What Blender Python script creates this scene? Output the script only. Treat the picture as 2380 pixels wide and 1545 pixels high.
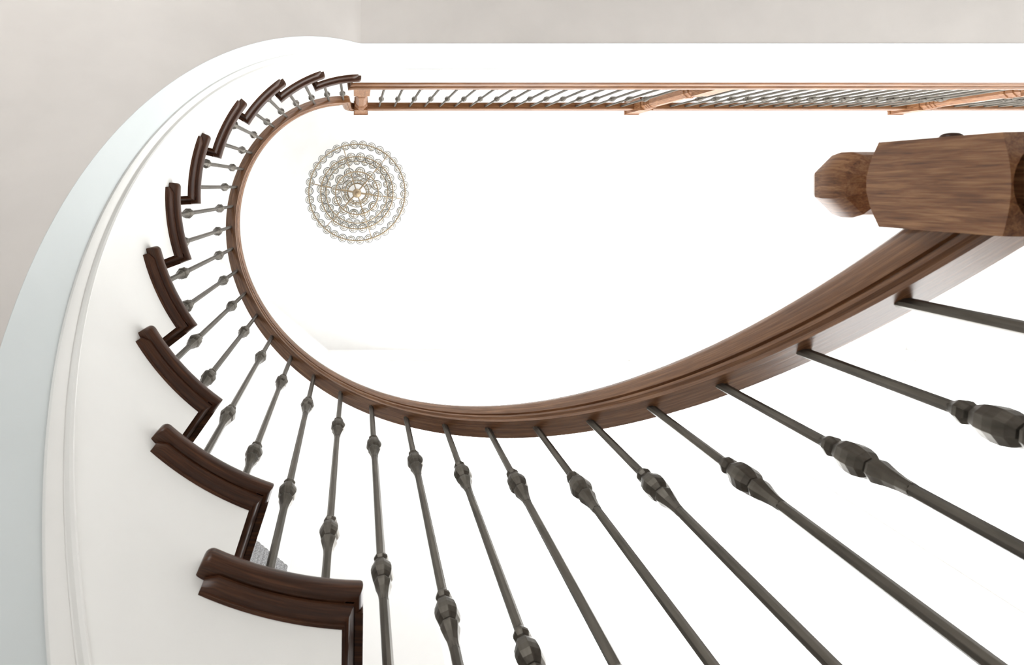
import bpy, bmesh, math, random
from mathutils import Vector, Matrix
random.seed(7)
S = bpy.context.scene
C = S.collection
for o in list(bpy.data.objects):
    bpy.data.objects.remove(o)
PI = math.pi

# ------------------------------------------------------------------ camera
CZ = 0.41                                  # eye height: camera lies near the floor, looking straight up
F = 1058.0                                 # focal length in px of the 2380 px wide frame (16 mm lens)
ZX, ZY = 830.0, 433.4                      # pixel of the zenith
cam = bpy.data.cameras.new('camera')
cam.sensor_width = 36.0
cam.lens = F * 36.0 / 2380.0
cam.shift_x = (1190.0 - ZX) / 2380.0
cam.shift_y = -(772.5 - ZY) / 2380.0
cam.clip_start = 0.02
cam.dof.use_dof = True
cam.dof.focus_distance = 2.0
cam.dof.aperture_fstop = 8.0
co = bpy.data.objects.new('camera', cam)
C.objects.link(co)
co.location = (0, 0, CZ)
co.rotation_euler = (PI, 0, 0)
S.camera = co

# ------------------------------------------------------------------ world, light, exposure
SKY = 6.7
w = bpy.data.worlds.new('world'); S.world = w
w.use_nodes = True
bg = w.node_tree.nodes['Background']
bg.inputs[0].default_value = (1.0, 0.972, 0.985, 1)
bg.inputs[1].default_value = SKY
S.view_settings.view_transform = 'Standard'
S.view_settings.look = 'None'
S.view_settings.gamma = 1.0
S.view_settings.use_curve_mapping = False
S.view_settings.exposure = 0.0

# window openings: (x0, x1, z0, z1) in the wall at Y1 ; (y0, y1, z0, z1) in the wall at X1
X0, X1, Y0, Y1, ZC = -1.62, 6.4, -4.0, 1.9, 5.71
WIN_FRONT = [(1.5, 3.05, 0.12, 1.55), (0.35, 3.05, 1.75, 5.5), (3.25, 6.25, 1.75, 5.5)]
WIN_RIGHT = [(0.2, 1.5, 0.12, 1.9), (-3.4, -1.2, 2.95, 4.6)]
FILL_WIN_BACK = [(0.5, 3.2, 3.3, 5.4), (3.5, 6.2, 3.3, 5.4)]  # unseen windows added to brighten the upper walls and ceiling
FILL_WIN_END = [(-1.45, -0.4, 0.35, 1.7)]      # added opening under the stair to brighten soffit and string, in the wall at y = -1.65

def portal(name, loc, rot, sx, sy):
    l = bpy.data.lights.new(name, 'AREA'); l.shape = 'RECTANGLE'; l.size = sx; l.size_y = sy
    l.cycles.is_portal = True
    o = bpy.data.objects.new(name, l); C.objects.link(o); o.location = loc; o.rotation_euler = rot
for a in WIN_FRONT:
    portal('window_daylight', ((a[0]+a[1])/2, Y1+0.16, (a[2]+a[3])/2), (-PI/2, 0, 0), a[1]-a[0], a[3]-a[2])
for a in WIN_RIGHT:
    portal('window_daylight', (X1+0.16, (a[0]+a[1])/2, (a[2]+a[3])/2), (0, PI/2, 0), a[3]-a[2], a[1]-a[0])

for a in FILL_WIN_BACK:
    portal('window_daylight', ((a[0]+a[1])/2, Y0-0.16, (a[2]+a[3])/2), (PI/2, 0, 0), a[1]-a[0], a[3]-a[2])
for a in FILL_WIN_END:
    portal('window_daylight', ((a[0]+a[1])/2, -1.85, (a[2]+a[3])/2), (PI/2, 0, 0), a[1]-a[0], a[3]-a[2])

# ------------------------------------------------------------------ materials
def newmat(name):
    m = bpy.data.materials.new(name); m.use_nodes = True
    return m, m.node_tree.nodes, m.node_tree.links, m.node_tree.nodes['Principled BSDF']
def paint(name, col, rough=0.55, var=0.02, bump=0.02, scale=6.0):
    m, N, L, P = newmat(name)
    tc = N.new('ShaderNodeTexCoord'); nz = N.new('ShaderNodeTexNoise')
    nz.inputs['Scale'].default_value = scale; nz.inputs['Detail'].default_value = 4
    L.new(tc.outputs['Object'], nz.inputs['Vector'])
    r = N.new('ShaderNodeValToRGB')
    r.color_ramp.elements[0].position = 0.3; r.color_ramp.elements[1].position = 0.7
    r.color_ramp.elements[0].color = tuple(c*(1-var) for c in col) + (1,)
    r.color_ramp.elements[1].color = tuple(min(1, c*(1+var)) for c in col) + (1,)
    L.new(nz.outputs['Fac'], r.inputs['Fac']); L.new(r.outputs['Color'], P.inputs['Base Color'])
    P.inputs['Roughness'].default_value = rough
    n2 = N.new('ShaderNodeTexNoise'); n2.inputs['Scale'].default_value = 60; n2.inputs['Detail'].default_value = 3
    L.new(tc.outputs['Object'], n2.inputs['Vector'])
    b = N.new('ShaderNodeBump'); b.inputs['Strength'].default_value = bump; b.inputs['Distance'].default_value = 0.01
    L.new(n2.outputs['Fac'], b.inputs['Height']); L.new(b.outputs['Normal'], P.inputs['Normal'])
    return m
def wood(name, uv=True, dark=(0.040, 0.016, 0.008), mid=(0.105, 0.045, 0.020), light=(0.20, 0.098, 0.045), rough=0.34, coat=0.0, spec=0.5, gx=3.0, gy=60.0, axis='X'):
    m, N, L, P = newmat(name)
    tc = N.new('ShaderNodeTexCoord'); mp = N.new('ShaderNodeMapping')
    L.new(tc.outputs['UV' if uv else 'Object'], mp.inputs['Vector'])
    if uv: mp.inputs['Scale'].default_value = (gx, gy, 1)
    else: mp.inputs['Scale'].default_value = {'X': (gx, gy, gy), 'Y': (gy, gx, gy), 'Z': (gy, gy, gx)}[axis]
    n1 = N.new('ShaderNodeTexNoise'); n1.inputs['Scale'].default_value = 1.0; n1.inputs['Detail'].default_value = 6; n1.inputs['Roughness'].default_value = 0.62; n1.inputs['Distortion'].default_value = 0.5
    L.new(mp.outputs['Vector'], n1.inputs['Vector'])
    mp2 = N.new('ShaderNodeMapping'); L.new(mp.outputs['Vector'], mp2.inputs['Vector']); mp2.inputs['Scale'].default_value = (2.5, 4, 4) if uv else ((2.5, 4, 4) if axis == 'X' else (4, 2.5, 4) if axis == 'Y' else (4, 4, 2.5))
    n2 = N.new('ShaderNodeTexNoise'); n2.inputs['Scale'].default_value = 1.0; n2.inputs['Detail'].default_value = 3
    L.new(mp2.outputs['Vector'], n2.inputs['Vector'])
    mx = N.new('ShaderNodeMath'); mx.operation = 'MULTIPLY_ADD'; mx.inputs[1].default_value = 0.35; L.new(n2.outputs['Fac'], mx.inputs[0])
    ad = N.new('ShaderNodeMath'); ad.operation = 'MULTIPLY'; ad.inputs[1].default_value = 0.72; L.new(n1.outputs['Fac'], ad.inputs[0]); L.new(ad.outputs[0], mx.inputs[2])
    r = N.new('ShaderNodeValToRGB'); e = r.color_ramp.elements
    e[0].position = 0.36; e[0].color = dark + (1,); e[1].position = 0.70; e[1].color = light + (1,)
    k = e.new(0.52); k.color = mid + (1,)
    L.new(mx.outputs[0], r.inputs['Fac']); L.new(r.outputs['Color'], P.inputs['Base Color'])
    P.inputs['Roughness'].default_value = rough
    P.inputs['Coat Weight'].default_value = coat; P.inputs['Specular IOR Level'].default_value = spec
    b = N.new('ShaderNodeBump'); b.inputs['Strength'].default_value = 0.12; b.inputs['Distance'].default_value = 0.002
    L.new(mx.outputs[0], b.inputs['Height']); L.new(b.outputs['Normal'], P.inputs['Normal'])
    return m
def metal(name, col, rough, metallic=1.0, var=0.3):
    m, N, L, P = newmat(name)
    tc = N.new('ShaderNodeTexCoord'); mp = N.new('ShaderNodeMapping'); mp.inputs['Scale'].default_value = (90, 90, 14)
    L.new(tc.outputs['Object'], mp.inputs['Vector'])
    nz = N.new('ShaderNodeTexNoise'); nz.inputs['Scale'].default_value = 1.0; nz.inputs['Detail'].default_value = 4
    L.new(mp.outputs['Vector'], nz.inputs['Vector'])
    r = N.new('ShaderNodeValToRGB')
    r.color_ramp.elements[0].position = 0.3; r.color_ramp.elements[1].position = 0.72
    r.color_ramp.elements[0].color = tuple(c*(1-var) for c in col) + (1,)
    r.color_ramp.elements[1].color = tuple(min(1, c*(1+var)) for c in col) + (1,)
    L.new(nz.outputs['Fac'], r.inputs['Fac']); L.new(r.outputs['Color'], P.inputs['Base Color'])
    P.inputs['Metallic'].default_value = metallic; P.inputs['Roughness'].default_value = rough
    b = N.new('ShaderNodeBump'); b.inputs['Strength'].default_value = 0.25; b.inputs['Distance'].default_value = 0.002
    L.new(nz.outputs['Fac'], b.inputs['Height']); L.new(b.outputs['Normal'], P.inputs['Normal'])
    return m
M_WHITE = paint('white_trim_paint', (0.84, 0.835, 0.815), 0.5)
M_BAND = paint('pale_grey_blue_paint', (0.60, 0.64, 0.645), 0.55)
M_WALL = paint('wall_white_paint', (0.92, 0.915, 0.905), 0.7)
M_CEIL = paint('ceiling_white_paint', (0.92, 0.915, 0.905), 0.8)
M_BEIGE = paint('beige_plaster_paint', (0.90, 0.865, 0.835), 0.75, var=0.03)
M_BEIGE2 = paint('low_bounce_beige', (0.56, 0.52, 0.48), 0.75, var=0.03)  # darker than the soffit beige, to hold down fill light
M_FLOOR = paint('pale_stone_floor', (0.55, 0.54, 0.535), 0.30, var=0.06, scale=3)
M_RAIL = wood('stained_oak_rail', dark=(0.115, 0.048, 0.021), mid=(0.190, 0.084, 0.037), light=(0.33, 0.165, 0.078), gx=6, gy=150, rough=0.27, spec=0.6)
M_TREAD = wood('stained_oak_tread', dark=(0.018, 0.006, 0.0028), mid=(0.046, 0.016, 0.0065), light=(0.105, 0.042, 0.018), spec=0.34, rough=0.3, gx=4, gy=100)
M_NEWEL = wood('stained_oak_newel', uv=False, axis='Z', gx=16, gy=150, dark=(0.105, 0.042, 0.018), mid=(0.235, 0.102, 0.044), light=(0.42, 0.215, 0.10))
M_IRON = metal('pewter_iron', (0.118, 0.106, 0.090), 0.42, 0.8)
M_BRASS = metal('pale_brass', (0.34, 0.26, 0.165), 0.4, 0.6, 0.1)
M_SMOKE = metal('smoked_rim', (0.16, 0.155, 0.14), 0.4, 0.3, 0.1)
m, N, L, P = newmat('clear_glass'); M_GLASS = m
P.inputs['Transmission Weight'].default_value = 1.0; P.inputs['Roughness'].default_value = 0.0; P.inputs['IOR'].default_value = 1.45
P.inputs['Base Color'].default_value = (0.97, 0.98, 0.97, 1)
m, N, L, P = newmat('window_pane'); M_PANE = m
N.remove(P); tr = N.new('ShaderNodeBsdfTransparent'); tr.inputs[0].default_value = (0.96, 0.98, 0.97, 1); gl = N.new('ShaderNodeBsdfGlossy'); gl.inputs['Roughness'].default_value = 0.02
mxs = N.new('ShaderNodeMixShader'); mxs.inputs[0].default_value = 0.05
L.new(tr.outputs[0], mxs.inputs[1]); L.new(gl.outputs[0], mxs.inputs[2]); L.new(mxs.outputs[0], N['Material Output'].inputs[0])
def fabric():
    m, N, L, P = newmat('grey_woven_fabric')
    tc = N.new('ShaderNodeTexCoord'); nz = N.new('ShaderNodeTexNoise'); nz.inputs['Scale'].default_value = 260; nz.inputs['Detail'].default_value = 2
    L.new(tc.outputs['Object'], nz.inputs['Vector'])
    r = N.new('ShaderNodeValToRGB'); r.color_ramp.elements[0].color = (0.14, 0.14, 0.145, 1); r.color_ramp.elements[1].color = (0.40, 0.40, 0.41, 1)
    r.color_ramp.elements[0].position = 0.35; r.color_ramp.elements[1].position = 0.65
    L.new(nz.outputs['Fac'], r.inputs['Fac']); L.new(r.outputs['Color'], P.inputs['Base Color']); P.inputs['Roughness'].default_value = 0.9
    return m
M_FABRIC = fabric()

# ------------------------------------------------------------------ helpers
def mesh(name, V, Fc, mat=None, uvs=None, smooth=None):
    me = bpy.data.meshes.new(name); me.from_pydata([tuple(v) for v in V], [], Fc)
    if uvs is not None:
        ul = me.uv_layers.new(name='UVMap')
        k = 0
        for p in me.polygons:
            for _ in p.vertices:
                ul.data[k].uv = uvs[k]; k += 1
    bm = bmesh.new(); bm.from_mesh(me); bmesh.ops.recalc_face_normals(bm, faces=bm.faces); bm.to_mesh(me); bm.free()
    if smooth is not None:
        for p in me.polygons: p.use_smooth = True
        me.set_sharp_from_angle(angle=math.radians(smooth))
    if mat: me.materials.append(mat)
    return me
def obj(name, me, parent=None, loc=(0, 0, 0)):
    o = bpy.data.objects.new(name, me); C.objects.link(o); o.location = loc
    if parent: o.parent = parent
    return o
def tag(o, label=None, cat=None, group=None, kind=None):
    for k, v in (('label', label), ('category', cat), ('group', group), ('kind', kind)):
        if v: o[k] = v
    return o
def empty(name, loc=(0, 0, 0)):
    o = bpy.data.objects.new(name, None); C.objects.link(o); o.location = loc; o.empty_display_size = 0.05
    return o
def sweep(rings, closed_profile=True, caps=True):
    """rings: list of lists of points -> V, F, uv (u along, v around)"""
    n = len(rings[0]); V = [p for r in rings for p in r]; Fc = []; uv = []
    us = [0.0]
    for a, b in zip(rings, rings[1:]): us.append(us[-1] + (Vector(b[0])-Vector(a[0])).length)
    vs = [0.0]
    for k in range(n):
        vs.append(vs[-1] + (Vector(rings[0][(k+1) % n])-Vector(rings[0][k])).length)
    m = n if closed_profile else n-1
    for j in range(len(rings)-1):
        for k in range(m):
            k2 = (k+1) % n
            Fc.append((j*n+k, j*n+k2, (j+1)*n+k2, (j+1)*n+k))
            uv += [(us[j], vs[k]), (us[j], vs[k+1]), (us[j+1], vs[k+1]), (us[j+1], vs[k])]
    if caps and closed_profile:
        Fc.append(tuple(range(n))[::-1]); uv += [(us[0], vs[k]) for k in range(n)]
        b = (len(rings)-1)*n
        Fc.append(tuple(b+k for k in range(n))); uv += [(us[-1], vs[k]) for k in range(n)]
    return V, Fc, uv
def lathe(prof, n=16, rot=0.0):
    """prof: list of (r, z) bottom->top ; open ends closed"""
    V = []; Fc = []
    for r, z in prof:
        for k in range(n):
            a = rot + 2*PI*k/n; V.append((r*math.cos(a), r*math.sin(a), z))
    for j in range(len(prof)-1):
        for k in range(n):
            k2 = (k+1) % n; Fc.append((j*n+k, j*n+k2, (j+1)*n+k2, (j+1)*n+k))
    Fc.append(tuple(range(n))[::-1]); b = (len(prof)-1)*n; Fc.append(tuple(b+k for k in range(n)))
    return V, Fc
def boxes(lst):
    V = []; Fc = []
    for (x0, x1, y0, y1, z0, z1) in lst:
        b = len(V)
        V += [(x0,y0,z0),(x1,y0,z0),(x1,y1,z0),(x0,y1,z0),(x0,y0,z1),(x1,y0,z1),(x1,y1,z1),(x0,y1,z1)]
        Fc += [(b,b+3,b+2,b+1),(b+4,b+5,b+6,b+7),(b,b+1,b+5,b+4),(b+1,b+2,b+6,b+5),(b+2,b+3,b+7,b+6),(b+3,b,b+4,b+7)]
    return V, Fc
def prism(poly, z0, z1):
    n = len(poly); V = [(x, y, z0) for x, y in poly] + [(x, y, z1) for x, y in poly]
    Fc = [tuple(range(n))[::-1], tuple(range(n, 2*n))] + [(k, (k+1) % n, n+(k+1) % n, n+k) for k in range(n)]
    return V, Fc

# ------------------------------------------------------------------ stair geometry (index i counts balusters, downwards)
CX, CY, R0 = 0.0153, 0.0301, 0.6525
TH0, DTH = math.radians(156.52), math.radians(8.633)
ISTR = -(1.5*PI - TH0) / DTH                # where the circle runs into the straight landing edge
STEP = R0 * DTH
RISE = 0.18
def rad(i): return R0 + (0.00045*(i-9)**2 if i > 9 else 0.0)
def plan(i, off=0.0):
    if i < ISTR:
        return (CX + (ISTR - i)*STEP, CY - R0 - off)
    th = TH0 - DTH*i; r = rad(i) + off
    return (CX + r*math.cos(th), CY + r*math.sin(th))
def normal(i):                               # unit, pointing away from the well
    th = TH0 - DTH*max(i, ISTR); return (math.cos(th), math.sin(th))
def zrail(i):                                # underside of hand rail (world z)
    return CZ + 2.1248 - 0.09*i - (0.00035*(i-9)**2 if i > 9 else 0.0)
def zlin(i): return CZ + 2.1248 - 0.09*i
def pt(i, off, z): x, y = plan(i, off); return (x, y, z)
def frange(a, b, n): return [a + (b-a)*k/n for k in range(n+1)]

O_NOSE = -0.0973; O_FACE = -0.0675; R_OUT = 0.93       # offsets from the baluster line
def ztread(k): return CZ + 0.67 + RISE*(k-1)            # middle of the tread thickness
def inose(k): return 7.63 - 2*(k-1)
def iriser(k): return inose(k) - 0.34
K_LOW, K_TOP = -4, 10
T2 = 0.016                                              # half tread thickness
Z_LAND = ztread(11) + T2                                # walking level of landing

# ------------------------------------------------------------------ setting: floor, walls, ceiling
flr = obj('floor', mesh('floor', *boxes([(X0-0.2, X1+0.2, Y0-0.2, Y1+0.2, -0.2, 0.0)]), M_FLOOR)); tag(flr, kind='structure')
cl = obj('ceiling', mesh('ceiling', *boxes([(X0-0.2, X1+0.2, Y0-0.2, Y1+0.2, ZC, ZC+0.2)]), M_CEIL)); tag(cl, kind='structure')
def dim_lower_wall(o):
    # unseen ground storey walls: beige darkened to cut the bounce light
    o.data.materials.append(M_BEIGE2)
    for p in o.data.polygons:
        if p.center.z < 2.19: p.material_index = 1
def split_z(lst): 
    out = []
    for b in lst:
        if b[4] < 2.19 < b[5]: out += [b[:5] + (2.19,), b[:4] + (2.19, b[5])]
        else: out.append(b)
    return out
def wall_with_windows(name, axis, pos, a0, a1, wins, thick=0.2):
    """axis 'y': plane at y=pos running along x ; axis 'x': plane at x=pos running along y"""
    lst = []
    cuts = sorted({a0, a1, *[w_[0] for w_ in wins], *[w_[1] for w_ in wins]})
    for c0, c1 in zip(cuts, cuts[1:]):
        mid = (c0+c1)/2; hs = sorted([(w_[2], w_[3]) for w_ in wins if w_[0] < mid < w_[1]]); z = 0.0
        for h0, h1 in hs:
            lst.append((c0, c1, z, h0)); z = h1
        lst.append((c0, c1, z, ZC))
    if axis == 'y': bx = [(c0, c1, pos, pos+thick, z0, z1) for c0, c1, z0, z1 in lst]
    else: bx = [(pos, pos+thick, c0, c1, z0, z1) for c0, c1, z0, z1 in lst]
    o = obj(name, mesh(name, *boxes(split_z(bx)), M_WALL)); tag(o, kind='structure'); dim_lower_wall(o); return o
DX = -0.338                                               # where the diagonal wall meets the front wall
wall_with_windows('wall_front', 'y', Y1, DX, X1+0.2, WIN_FRONT)
wall_with_windows('wall_right', 'x', X1, Y0, Y1, WIN_RIGHT)
wall_with_windows('wall_back', 'y', Y0-0.2, 0.0, X1+0.2, FILL_WIN_BACK)
dim_lower_wall(tag(obj('wall_left', mesh('wall_left', *boxes(split_z([(X0-0.2, X0, -1.65, 0.851, 0, ZC)])), M_WALL)), kind='structure'))
wall_with_windows('wall_stair_end', 'y', -1.85, X0-0.2, 0.0, FILL_WIN_END)
dim_lower_wall(tag(obj('wall_landing_end', mesh('wall_landing_end', *boxes(split_z([(-0.2, 0.0, Y0, -1.85, 0, ZC)])), M_WALL)), kind='structure'))
tag(obj('wall_diagonal', mesh('wall_diagonal', *prism([(X0, 0.851), (DX, Y1), (DX-0.126, Y1+0.154), (X0-0.2, 0.94)], 0, ZC), M_WALL)), kind='structure')

def window(name, axis, pos, a0, a1, z0, z1):
    fr = 0.045
    def bx(lst):
        if axis == 'y': return boxes([(p, q, pos+d0, pos+d1, r, s) for p, q, r, s, d0, d1 in lst])
        return boxes([(pos+d0, pos+d1, p, q, r, s) for p, q, r, s, d0, d1 in lst])
    o = obj(name, mesh(name, *bx([(a0, a0+fr, z0, z1, .05, .11), (a1-fr, a1, z0, z1, .05, .11), (a0+fr, a1-fr, z0, z0+fr, .05, .11), (a0+fr, a1-fr, z1-fr, z1, .05, .11)]), M_WHITE))
    obj('pane', mesh('pane', *bx([(a0+fr, a1-fr, z0+fr, z1-fr, .075, .085)]), M_PANE), o)
    tag(o, kind='structure')
    return o
n = 1
for a in WIN_FRONT: window('window_%d' % n, 'y', Y1, *a); n += 1
for a in WIN_RIGHT: window('window_%d' % n, 'x', X1, *a); n += 1
for a in FILL_WIN_BACK: window('window_%d' % n, 'y', Y0-0.2, *a); n += 1
for a in FILL_WIN_END: window('window_%d' % n, 'y', -1.85, *a); n += 1  # frame and pane of the added opening under the stair

# landing slab with beige ceiling below, white fascia and moulding towards the well
Y_FACE = CY - R0 - O_FACE
Z_SOF = CZ + 1.785
land = obj('floor_landing', mesh('floor_landing', *boxes([(0.0, X1, Y0, Y_FACE-0.03, Z_SOF+0.02, Z_LAND-2*T2)]), M_WALL)); tag(land, kind='structure')
lc = obj('ceiling_under_landing', mesh('ceiling_under_landing', *boxes([(CX-0.007, X1, Y0, Y_FACE-0.0062, Z_SOF+.0015, Z_SOF+0.02)]), M_BEIGE)); tag(lc, kind='structure')
boards = 14
bw = (Y_FACE - 0.03 - Y0)/boards
me_b = mesh('floor_board', *boxes([(0.03, X1, 0.0005, bw-0.0005, 0, 2*T2)]), M_TREAD)
for q in range(boards):
    obj('floor_board', me_b, land, (0, Y0+q*bw, Z_LAND-2*T2))

# ------------------------------------------------------------------ staircase
stair = empty('staircase', (CX, CY, 0)); 
tag(stair, 'curved staircase with white string, dark oak tread ends and beige soffit', 'staircase')
SO = (-CX, -CY, 0)
def sobj(name, me, parent=stair): return obj(name, me, parent, SO if parent is stair else (0, 0, 0))

def m1(i):                                   # underside of the string face / top of bead
    z = zlin(i) - 1.265
    zl = CZ + 2.218
    return zl - max(0, zl - z) if zl - z > 0.05 else zl - 0.05*math.exp((z - zl + 0.05)/-0.05*-1*-1) if z < zl + 0.2 else zl
def softmin(a, b, k=0.03):
    h = max(k - abs(a-b), 0.0)/k
    return min(a, b) - h*h*k*0.25
def m1(i): return softmin(zlin(i) - 1.265, CZ + 2.218)
def bandbot(i): return softmin(zlin(i) - (1.465 - 0.0039*min(i, 0)), Z_SOF, 0.01)
I_END = ISTR - (X1 - .003 - CX)/STEP
I_SPL = -15.4                                # from here on the face belongs to the landing
# string (saw-tooth board)
def string_board():
    V = []; Fc = []
    def strip(ia, ib, ztop, n):
        b = len(V)
        for i in frange(ia, ib, n):
            zb = max(0.0, m1(i))
            V.append(pt(i, O_FACE, zb)); V.append(pt(i, O_FACE, max(ztop, zb+.002))); V.append(pt(i, O_FACE+.03, max(ztop, zb+.002))); V.append(pt(i, O_FACE+.03, zb))
        for j in range(n):
            for k in range(4):
                Fc.append((b+4*j+k, b+4*j+(k+1) % 4, b+4*j+4+(k+1) % 4, b+4*j+4+k))
        Fc.append((b, b+1, b+2, b+3)); e = b+4*n; Fc.append((e+3, e+2, e+1, e))
    for k in range(K_LOW, K_TOP+1):
        strip(iriser(k), iriser(k+1), ztread(k)-T2, 10)
    strip(iriser(11), I_SPL, ztread(11)-T2, 20)
    return V, Fc
st = sobj('string_board', mesh('string_board', *string_board(), M_WHITE, smooth=30))
# bead + flat moulding at the foot of the string
ii = frange(9.5, ISTR, 150) + frange(ISTR-.03, I_SPL, 24)
il = [I_SPL, I_END]
prof = [(0.004, 0.004), (-.004, .001), (-.010, -.003), (-.0125, -.009), (-.010, -.015), (-.004, -.018), (-.003, -.020), (-.0045, -.023), (-.003, -.045), (0.000, -.054), (.008, -.058), (.024, -.058), (.024, .004)]
def follow(prof, zf, iis): return [[pt(i, O_FACE+a, max(0.001, zf(i)+b)) for a, b in prof] for i in iis]
V, Fc, uv = sweep(follow(prof, m1, ii)); obj('string_moulding', mesh('string_moulding', V, Fc, M_WHITE, smooth=35), st)
# cool white band below the moulding, down to the soffit
def band(iis):
    rings = []
    for i in iis:
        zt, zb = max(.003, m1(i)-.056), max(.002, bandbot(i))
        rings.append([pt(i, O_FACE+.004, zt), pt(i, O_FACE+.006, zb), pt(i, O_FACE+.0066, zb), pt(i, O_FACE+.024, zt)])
    return sweep(rings)[:2]
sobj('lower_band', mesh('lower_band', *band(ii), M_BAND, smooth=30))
# soffit (meets the band along its lower edge)
rings = []
for i in [q for q in ii if q >= ISTR]:
    zb = max(.001, bandbot(i))+.0015
    rings.append([pt(i, O_FACE+.0062, zb), pt(i, R_OUT, zb), pt(i, R_OUT, zb+.03), pt(i, O_FACE+.0062, zb+.03)])
V, Fc, uv = sweep(rings); sobj('soffit', mesh('soffit', V, Fc, M_BEIGE, smooth=30))
# the same face carried on along the landing
rings = [[pt(i, O_FACE, m1(i)), pt(i, O_FACE, ztread(11)-T2), pt(i, O_FACE+.028, ztread(11)-T2), pt(i, O_FACE+.028, m1(i))] for i in il]
fa = obj('trim_1', mesh('trim_1', *sweep(rings)[:2], M_WHITE)); tag(fa, kind='structure')
obj('string_moulding', mesh('string_moulding', *sweep(follow(prof, m1, il))[:2], M_WHITE, smooth=35), fa)
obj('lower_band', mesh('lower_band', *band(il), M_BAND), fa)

# nosing profile (offset inwards from the string face, dz from tread middle) and cove
def bull(n=8, d=0.0298):
    P_ = [(0.012, -T2)]
    for q in range(n+1):
        a = -PI/2 + PI*q/n; P_.append((-(d-0.012) - 0.012*math.cos(a), T2*math.sin(a)))
    P_.append((0.012, T2)); return P_
COVE = [(0.0, -T2-.001), (-.0165, -T2-.001), (-.0165, -T2-.005), (-.0135, -T2-.007), (-.0115, -T2-.012), (-.0085, -T2-.016), (-.0035, -T2-.0185), (-.0035, -T2-.022), (0.0, -T2-.0235)]
def tread_parts(k):
    root_i = iriser(k); zt = ztread(k); i_n = inose(k); i_b = iriser(k+1)
    back = i_b - 0.49
    # board: flat plate from well-side nosing to outer wall
    ia = frange(i_n, i_b, 10)
    per_in = [plan(i, O_FACE-.002) for i in ia]
    per_out = [plan(i, R_OUT) for i in reversed(ia)]
    # straight front: keep the front edge radial
    V, Fc = prism(per_in + per_out, zt-T2, zt+T2)
    # front bullnose along the radial front edge
    nx, ny = normal(i_n); tx, ty = ny, -nx                 # tangent: direction of increasing i (downhill)
    tdir = Vector((plan(i_n+.01)[0]-plan(i_n-.01)[0], plan(i_n+.01)[1]-plan(i_n-.01)[1], 0)).normalized()
    board = mesh('tread', V, Fc, M_TREAD, uvs=[(p[0], p[1]) for f in Fc for p in [V[v] for v in f]])
    to = sobj('tread', board)
    # return nosing on the well side, mitred round the front corner and running out along the riser
    pr = bull(); rings = []
    for q in range(5):
        f_ = math.sin(PI/2*(q/5)); i = back + 0.15*(1-math.cos(PI/2*q/5))
        rings.append([pt(i, O_FACE+(a if a > 0 else a*(0.55+0.45*f_)), zt+b*(0.82+0.18*f_)) for a, b in pr])
    for i in frange(back+.15, i_n - 0.30, 12):
        rings.append([pt(i, O_FACE+a, zt+b) for a, b in pr])
    fdir = Vector((nx, ny, 0))
    cface = Vector(pt(i_n, O_FACE, zt)) - tdir*0.0298      # corner of string face and riser plane
    def corner(a, b): return tuple(cface + fdir*a + tdir*(-a) + Vector((0, 0, b)))
    rings.append([corner(a, b) for a, b in pr])
    for s in (0.12, 0.4, R_OUT-O_FACE):
        rings.append([tuple(cface + fdir*s + tdir*(-a) + Vector((0, 0, b))) for a, b in pr])
    V, Fc, uv = sweep(rings); obj('nosing', mesh('nosing', V, Fc, M_TREAD, uvs=uv, smooth=40), to)
    rings = []
    cb = i_b - 0.34
    for i in frange(cb, i_n - 0.30, 12): rings.append([pt(i, O_FACE+a*(0.35 if i == cb else 1), zt+b) for a, b in COVE])
    rings.append([corner(a, b) for a, b in COVE])
    for s in (0.12, 0.4, R_OUT-O_FACE): rings.append([tuple(cface + fdir*s + tdir*(-a) + Vector((0, 0, b))) for a, b in COVE])
    V, Fc, uv = sweep(rings); obj('cove_moulding', mesh('cove_moulding', V, Fc, M_TREAD, uvs=uv, smooth=40), to)
    # riser below this tread
    a0 = Vector(pt(root_i, O_FACE+.0, 0)); a0 = Vector((cface.x, cface.y, 0)); zb = zt - RISE + T2 if k > K_LOW else 0.0
    q = [a0, a0 + fdir*(R_OUT-O_FACE), a0 + fdir*(R_OUT-O_FACE) - tdir*.02, a0 - tdir*.02]
    V, Fc = prism([(p.x, p.y) for p in q], zb, zt-T2)
    sobj('riser', mesh('riser', V, Fc, M_WHITE))
for k in range(K_LOW, K_TOP+1): tread_parts(k)
# landing edge: nosing and cove along the well, mitred at the last riser
k = 11; zt = ztread(k); i_n = inose(k)
le = empty('landing_edge', (0, Y_FACE, zt)); 
nx, ny = normal(i_n)
tdir = Vector((plan(i_n+.01)[0]-plan(i_n-.01)[0], plan(i_n+.01)[1]-plan(i_n-.01)[1], 0)).normalized()
cface = Vector(pt(i_n, O_FACE, zt)) - tdir*0.0298
def lrings(pr):
    r = [[(X1, Y_FACE-a, zt+b) for a, b in pr]]
    for i in frange(-19, i_n-0.30, 24): r.append([pt(i, O_FACE+a, zt+b) for a, b in pr])
    fd = Vector((nx, ny, 0))
    r.append([tuple(cface + fd*a + tdir*(-a) + Vector((0, 0, b))) for a, b in pr])
    for s in (0.12, 0.4, R_OUT-O_FACE): r.append([tuple(cface + fd*s + tdir*(-a) + Vector((0, 0, b))) for a, b in pr])
    return r
V, Fc, uv = sweep(lrings(bull())); obj('nosing', mesh('nosing', V, Fc, M_RAIL, uvs=uv, smooth=40), le, (0, -Y_FACE, -zt))  # tread stain swapped for paler rail wood: strong light put into the colour
V, Fc, uv = sweep(lrings(COVE)); obj('cove_moulding', mesh('cove_moulding', V, Fc, M_RAIL, uvs=uv, smooth=40), le, (0, -Y_FACE, -zt))  # paler wood here too, brightness of the lit edge put into the colour
tag(le, 'long oak nosing along the edge of the upper landing', 'nosing')
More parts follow.
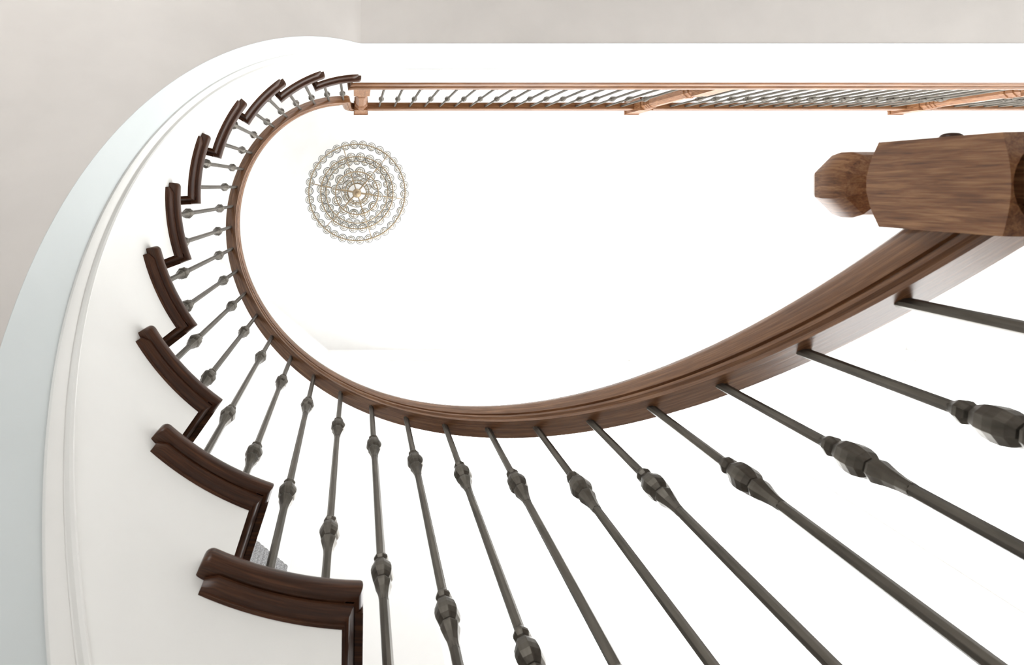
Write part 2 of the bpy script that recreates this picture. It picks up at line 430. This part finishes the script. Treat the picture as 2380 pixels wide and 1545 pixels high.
a0 = Vector((cface.x, cface.y, 0)); fd = Vector((nx, ny, 0))
q = [a0, a0 + fd*(R_OUT-O_FACE), a0 + fd*(R_OUT-O_FACE) - tdir*.02, a0 - tdir*.02]
V, Fc = prism([(p.x, p.y) for p in q], zt-RISE+T2, zt-T2); sobj('riser', mesh('riser', V, Fc, M_WHITE))

# ------------------------------------------------------------------ hand rails
RAILP = [(-.0235, 0), (-.0245, .006), (-.0285, .010), (-.0292, .0145), (-.0255, .0160), (-.0255, .0180), (-.0300, .0195), (-.0325, .030), (-.0325, .042), (-.029, .052), (-.021, .059), (-.010, .0625), (0, .0635)]
RAILP = RAILP + [(-a, b) for a, b in reversed(RAILP[:-1])]
def rail_rings(path):
    """path: list of (Vector point on underside centre line, outward horizontal normal)"""
    out = []
    for j, (p, nn) in enumerate(path):
        a = path[max(0, j-1)][0]; b = path[min(len(path)-1, j+1)][0]
        t = (b-a).normalized(); nv = Vector((nn[0], nn[1], 0)); nv = (nv - t*nv.dot(t)).normalized(); up = nv.cross(t)
        if j == 0: sgn = 1 if up.z > 0 else -1
        up = up*sgn
        out.append([tuple(p + nv*u + up*v) for u, v in RAILP])
    return out
Z_LR = CZ + 3.576                           # underside of landing rail
Y_LR = -0.630
path = [(Vector(pt(i, 0, zrail(i))), normal(i)) for i in frange(18.25, -11.9, 160)]
p0 = path[-1][0]
# goose-neck: sweep up and level out to the first landing newel
d0 = (path[-1][0]-path[-2][0]).normalized()
P1 = p0 + d0*0.04; 
ctrl = [p0, P1, Vector((-0.055, -0.624, p0.z+0.02)), Vector((-0.052, -0.626, p0.z+0.10))]
def bez(c, t): 
    u = 1-t; return c[0]*u**3 + c[1]*3*u*u*t + c[2]*3*u*t*t + c[3]*t**3
nn = normal(-12.5)
for q in range(1, 11): path.append((bez(ctrl, q/10), nn))
c2 = [ctrl[3], Vector((-0.050, -0.627, Z_LR-0.10)), Vector((-0.049, -0.628, Z_LR)), Vector((-0.020, -0.630, Z_LR))]
for q in range(1, 13): path.append((bez(c2, q/12), (0.0, -1.0) if q > 6 else nn))

bal = empty('stair_balustrade', (CX, CY, 0)); tag(bal, 'curved balustrade of oak hand rail and iron balusters following the stair', 'balustrade')
V, Fc, uv = sweep(rail_rings(path)); obj('handrail', mesh('handrail', V, Fc, M_RAIL, uvs=uv, smooth=35), bal, SO)

# ------------------------------------------------------------------ balusters
RR = 0.0080
KN = [(RR*.95, .040), (.0092, .037), (.0133, .0315), (.0140, .0275), (.0115, .0230), (.0090, .0208), (.0092, .0192), (.0145, .0172), (.0187, .0105), (.0204, .0030), (.0202, -.0040), (.0178, -.0112), (.0132, -.0165), (.0102, -.0180), (.0104, -.0190), (.0150, -.0200), (.0159, -.0228), (.0150, -.0262), (.0118, -.0350), (.0094, -.0450), (RR*1.05, -.0560)]
KN = KN[::-1]
me_kn = mesh('knuckle', *lathe(KN, 8, PI/8), M_IRON)
def rod_mesh(L, top):
    prof = [(0.0125, -L), (0.0125, -L+.012), (.0098, -L+.02), (RR*1.06, -L+.035), (RR*1.06, -L*.55), (RR, -.22), (RR*.93, -.05), (RR*.93, top)]
    return mesh('baluster', *lathe(prof, 8, PI/8), M_IRON)
D1, HK = 0.2064, 0.395
rods = {}
def baluster(parent, x, y, zT, L, top, d1, po):
    key = (round(L, 3), top)
    if key not in rods: rods[key] = rod_mesh(L, top)
    b = obj('baluster', rods[key], parent, (x-po[0], y-po[1], zT-po[2]))
    b.rotation_euler.z = random.uniform(-.3, .3)
    for d in (d1, d1+HK):
        kk = obj('knuckle', me_kn, b, (0, 0, -d)); kk.rotation_euler.z = random.choice((0, PI/8))
    return b
for i in range(-12, 18):
    x, y = plan(i); k = math.floor((9-i)/2)
    if k < K_LOW: continue
    baluster(bal, x, y, zrail(i), round(zrail(i) - ztread(k) - T2, 3), 0.014, D1, (CX, CY, 0))

# landing balustrade
lb = empty('landing_balustrade', (0.174, Y_LR, Z_LAND)); tag(lb, 'straight balustrade along the upper landing, oak rail on iron balusters', 'balustrade')
KX = 3.576/F
NEW_X = [0.030, 2.226, 4.368]
lx = [(881.6 + 35.15*q - ZX)*KX for q in range(17)] + [(1558.8 + 34.27*q - ZX)*KX for q in range(16)] + [(2218.8 + 34.3*q - ZX)*KX for q in range(13)]
for x in lx: baluster(lb, x, Y_LR, Z_LR, round(Z_LR - Z_LAND, 3), 0.006, 0.30, (0.174, Y_LR, Z_LAND))
for a, b in ((NEW_X[0]+.05, NEW_X[1]-.05), (NEW_X[1]+.05, NEW_X[2]-.05), (NEW_X[2]+.05, X1-0.005)):
    V, Fc, uv = sweep(rail_rings([(Vector((x, Y_LR-.004, Z_LR)), (0, -1)) for x in frange(a, b, 12)]))
    obj('handrail', mesh('handrail', V, Fc, M_RAIL, uvs=uv, smooth=35), lb, (-0.174, -Y_LR, -Z_LAND))

# ------------------------------------------------------------------ newel posts
def block_mesh(w, z0, z1, slope=0.64, slope0=0.28, rin0=0.0375, rin1=0.03, n=32):
    """square block whose ends are turned to shallow cones, so each face ends in an arc"""
    V = []; h = w/2; rings = []
    def ring(fz, fr):
        r = []
        for q in range(n):
            a = 2*PI*(q+.5 - .5)/n; ca, sa = math.cos(a), math.sin(a); d = h/max(abs(ca), abs(sa))
            rr = fr(d); r.append((rr*ca, rr*sa, fz(d)))
        return r
    rings = [ring(lambda d: z0+.024, lambda d: rin0), ring(lambda d: z0, lambda d: h*.96), ring(lambda d: z0+slope0*(d-h), lambda d: d), ring(lambda d: z1-slope*(d-h), lambda d: d), ring(lambda d: z1, lambda d: h*.96), ring(lambda d: z1+.002, lambda d: rin1)]
    V, Fc, uv = sweep(rings); return V, Fc
NW = 0.1057
nx0, ny0 = 0.706, -0.0024
nw = empty('newel_post', (nx0, ny0, 0)); tag(nw, 'thick oak newel post with faceted ball finial at the foot of the stair', 'newel post')
V, Fc = block_mesh(NW, CZ+.4545, CZ+.584); obj('block', mesh('block', V, Fc, M_NEWEL, smooth=30), nw)
h8 = PI/8
V, Fc = lathe([(.036, .16), (.046, .19), (.050, .21), (.046, .22), (.044, .25), (.037, .60), (.036, CZ+.33), (.044, CZ+.345), (.047, CZ+.36), (.043, CZ+.375), (.040, CZ+.385), (.045, CZ+.40), (.045, CZ+.415), (.038, CZ+.43), (.0365, CZ+.485)], 8, h8)
obj('shaft', mesh('shaft', V, Fc, M_NEWEL), nw)
V, Fc = block_mesh(NW, 0.0, .175, 0.3); obj('base_block', mesh('base_block', V, Fc, M_NEWEL, smooth=30), nw)
V, Fc = lathe([(.030, CZ+.580), (.032, CZ+.590), (.0325, CZ+.598), (.029, CZ+.604), (.0285, CZ+.608), (.033, CZ+.612), (.044, CZ+.620), (.0495, CZ+.632), (.0500, CZ+.646), (.046, CZ+.660), (.036, CZ+.671), (.020, CZ+.678), (.004, CZ+.680)], 8, h8)
obj('finial', mesh('finial', V, Fc, M_NEWEL, smooth=24), nw)
V, Fc = lathe([(.0094, 0), (.0094, .004), (.0085, .0065), (.006, .0085), (.002, .0093)], 20)
pg = obj('plug', mesh('plug', V, Fc, M_TREAD, smooth=40), nw, (0.0, -NW/2+.0005, CZ+.541)); pg.rotation_euler = (PI/2, 0, 0)

UPL = ['oak newel post at the head of the stair beside the goose-neck rail', 'oak newel post midway along the landing balustrade', 'oak newel post at the far right of the landing balustrade']
def upper_newel(x, label):
    e = empty('newel_post', (x, -0.638, Z_LAND)); tag(e, label, 'newel post', 'newel posts on the landing')
    zb = CZ + 3.50 - Z_LAND
    w = 0.102
    V, Fc = boxes([(-w/2, w/2, -w/2, w/2, zb, zb+.185)]); bl = obj('block', mesh('block', V, Fc, M_NEWEL), e)
    V, Fc = boxes([(-w/2-.006, w/2+.006, -w/2-.006, w/2+.006, zb+.185, zb+.200)])
    cp = obj('cap', mesh('cap', V, Fc, M_NEWEL), e)
    V, Fc = lathe([(.048, zb+.200), (.052, zb+.206), (.046, zb+.222), (.030, zb+.236), (.006, zb+.243)], 8, h8); obj('cap_dome', mesh('cap_dome', V, Fc, M_NEWEL, smooth=25), cp)
    zl = CZ + 3.06 - Z_LAND
    prof = [(.047, zl-.100), (.0545, zl-.094), (.0545, zl-.080), (.046, zl-.075), (.0455, zl-.062), (.0525, zl-.058), (.0525, zl-.047), (.0445, zl-.043), (.0445, zl-.020), (.0515, zl-.016), (.0515, zl-.004), (.0455, zl+.000), (.0450, zl+.006),
            (.0430, zb-.085), (.0490, zb-.082), (.0490, zb-.073), (.0440, zb-.070), (.0440, zb-.062), (.0500, zb-.059), (.0500, zb-.047), (.0450, zb-.043), (.0525, zb-.038), (.0525, zb-.006), (.046, zb+.002)]
    V, Fc = lathe(prof, 8, h8); obj('shaft', mesh('shaft', V, Fc, M_NEWEL), e)
    V, Fc = boxes([(-w/2, w/2, -w/2, w/2, 0, zl-.098)]); obj('base_block', mesh('base_block', V, Fc, M_NEWEL), e)
for x, lab in zip(NEW_X, UPL): upper_newel(x, lab)

# ------------------------------------------------------------------ chandelier
CHX, CHY = -0.002, 0.062
ch = empty('chandelier', (CHX, CHY, ZC)); tag(ch, 'round tiered brass chandelier of clear glass globes hanging from the ceiling', 'chandelier')
def torus(R, r, n=96, m=8):
    V = []; Fc = []
    for a in range(n):
        for b in range(m):
            t, p = 2*PI*a/n, 2*PI*b/m; V.append(((R+r*math.cos(p))*math.cos(t), (R+r*math.cos(p))*math.sin(t), r*math.sin(p)))
    for a in range(n):
        for b in range(m):
            Fc.append((a*m+b, ((a+1) % n)*m+b, ((a+1) % n)*m+(b+1) % m, a*m+(b+1) % m))
    return V, Fc
def globe_mesh(r):
    prof_o = []; n = 14
    for q in range(n+1):
        a = -PI/2 + q*(PI*0.86)/n; prof_o.append((r*math.cos(a)+1e-5, r*math.sin(a)))
    ri = r*0.93
    prof_i = [(ri*math.cos(-PI/2 + q*(PI*0.855)/n)+1e-5, ri*math.sin(-PI/2 + q*(PI*0.855)/n)) for q in range(n+1)]
    return mesh('glass_globe', *lathe(prof_o + prof_i[::-1], 20), M_GLASS, smooth=60)
def socket_mesh(r):
    V, Fc = torus(r*.64, r*.10, 22, 6); V = [(x, y, z) for x, y, z in V]
    for a in (0, PI/2):
        c, s = math.cos(a), math.sin(a); b = len(V)
        bxv, bxf = boxes([(-r*.64, r*.64, -r*.06, r*.06, -r*.05, r*.07)])
        V += [(x*c-y*s, x*s+y*c, z) for x, y, z in bxv]; Fc += [tuple(v+b for v in f) for f in bxf]
    b = len(V); v2, f2 = lathe([(r*.10, 0), (r*.18, r*.1), (r*.10, r*.5), (r*.08, r*1.2)], 10); V += v2; Fc += [tuple(v+b for v in f) for f in f2]
    return mesh('socket', V, Fc, M_BRASS, smooth=40)
PXR = 1/F
tiers = [  # ring radius px, globes, height rel camera, globe radius px, phase
    (112.0, 34, 4.75, 9.3, 0.03), (84.0, 24, 4.50, 10.0, 0.10), (49.8, 12, 4.28, 11.3, 0.15), (72.0, 24, 4.98, 7.6, 0.0), (28.0, 10, 5.05, 7.0, 0.2)]
SP = [math.radians(a) for a in (-107, -50, 8, 72, 132, 191)]
def bar(p, q, r=0.004):
    p, q = Vector(p), Vector(q); d = (q-p).normalized(); s = d.orthogonal().normalized(); t = d.cross(s)
    rings = [[tuple(e + s*r*math.cos(a) + t*r*math.sin(a)) for a in [2*PI*k/8 for k in range(8)]] for e in (p, q)]
    V, Fc, uv = sweep(rings); return V, Fc
for px, cnt, zr, gpx, ph in tiers:
    Rm = px*zr*PXR; gr = gpx*zr*PXR; zl = CZ + zr - ZC
    tr = obj('ring', mesh('ring', *torus(Rm, 0.0055), M_BRASS, smooth=60), ch, (0, 0, zl))
    gm = globe_mesh(gr); sm = socket_mesh(gr); rm = mesh('rim', *torus(gr, 0.0040, 28, 6), M_SMOKE, smooth=60)
    for q in range(cnt):
        a = ph + 2*PI*q/cnt
        g = obj('glass_globe', gm, ch, (Rm*math.cos(a), Rm*math.sin(a), zl + gr*1.02)); g.rotation_euler.z = a
        obj('socket', sm, g); obj('rim', rm, g)
    V = []; Fc = []
    for a in SP:
        v2, f2 = bar((0.03*math.cos(a), 0.03*math.sin(a), 0.004), (Rm*math.cos(a), Rm*math.sin(a), 0), 0.0045)
        V, Fc = v2, f2
        obj('spoke', mesh('spoke', V, Fc, M_BRASS, smooth=60), ch, (0, 0, zl))
for a in SP:                                   # hanging rods joining the tiers
    for (p1, z1), (p2, z2) in (((49.8, 4.28), (84.0, 4.50)), ((84.0, 4.50), (112.0, 4.75)), ((112.0, 4.75), (72.0, 4.98))):
        r1, r2 = p1*z1*PXR, p2*z2*PXR
        V, Fc = bar((r1*math.cos(a), r1*math.sin(a), CZ+z1-ZC), (r2*math.cos(a), r2*math.sin(a), CZ+z2-ZC), 0.0035)
        obj('stay', mesh('stay', V, Fc, M_BRASS, smooth=60), ch)
zb = CZ + 4.22 - ZC
V, Fc = lathe([(.004, zb), (.014, zb+.004), (.018, zb+.012), (.030, zb+.016), (.041, zb+.03), (.043, zb+.05), (.034, zb+.065), (.016, zb+.075), (.012, zb+.1), (.012, -.06)], 32); obj('stem', mesh('stem', V, Fc, M_BRASS, smooth=40), ch)
V, Fc = lathe([(.012, -.050), (.05, -.045), (.10, -.035), (.105, -.028), (.135, -.025), (.14, -.018), (.172, -.015), (.178, -.008), (.185, -.006), (.185, 0)], 48); cr = obj('ceiling_rose', mesh('ceiling_rose', V, Fc, M_CEIL, smooth=40), ch)
for rr_, zz_ in ((.105, -.033), (.14, -.023), (.178, -.012)): obj('rose_ring', mesh('rose_ring', *torus(rr_, .0035, 64, 6), M_BRASS, smooth=60), cr, (0, 0, zz_))
obj('hub_ring', mesh('hub_ring', *torus(22*4.3*PXR, 0.0045), M_BRASS, smooth=60), ch, (0, 0, CZ+4.3-ZC))

# ------------------------------------------------------------------ curtain beside the stair
cw = empty('curtain', (-0.33, 1.83, CZ+0.9)); tag(cw, 'grey pleated curtain glimpsed between the lower treads and balusters', 'curtain')
dv = Vector((-0.77, -0.63, 0)).normalized(); nv = Vector((-0.63, 0.77, 0)).normalized()
nf = 260; Lc = 0.55
pleat = lambda u: 0.0045*abs(math.sin(u*PI/0.024))**0.6
fr_, bk_ = [], []
rings = []
for q in range(nf+1):
    u = Lc*q/nf; p = dv*u - nv*(pleat(u)-.008)
    b = p + nv*.003
    rings.append([(p.x, p.y, 0), (p.x, p.y, 1.3), (b.x, b.y, 1.3), (b.x, b.y, 0)])
V, Fc, uv = sweep(rings); obj('pleated_panel', mesh('pleated_panel', V, Fc, M_FABRIC, smooth=50), cw)
V, Fc = prism([tuple((dv*u + nv*s)[:2]) for u, s in ((-.0, .012), (Lc, .012), (Lc, .035), (-.0, .035))], 1.26, 1.30); obj('curtain_track', mesh('curtain_track', V, Fc, M_WHITE), cw)
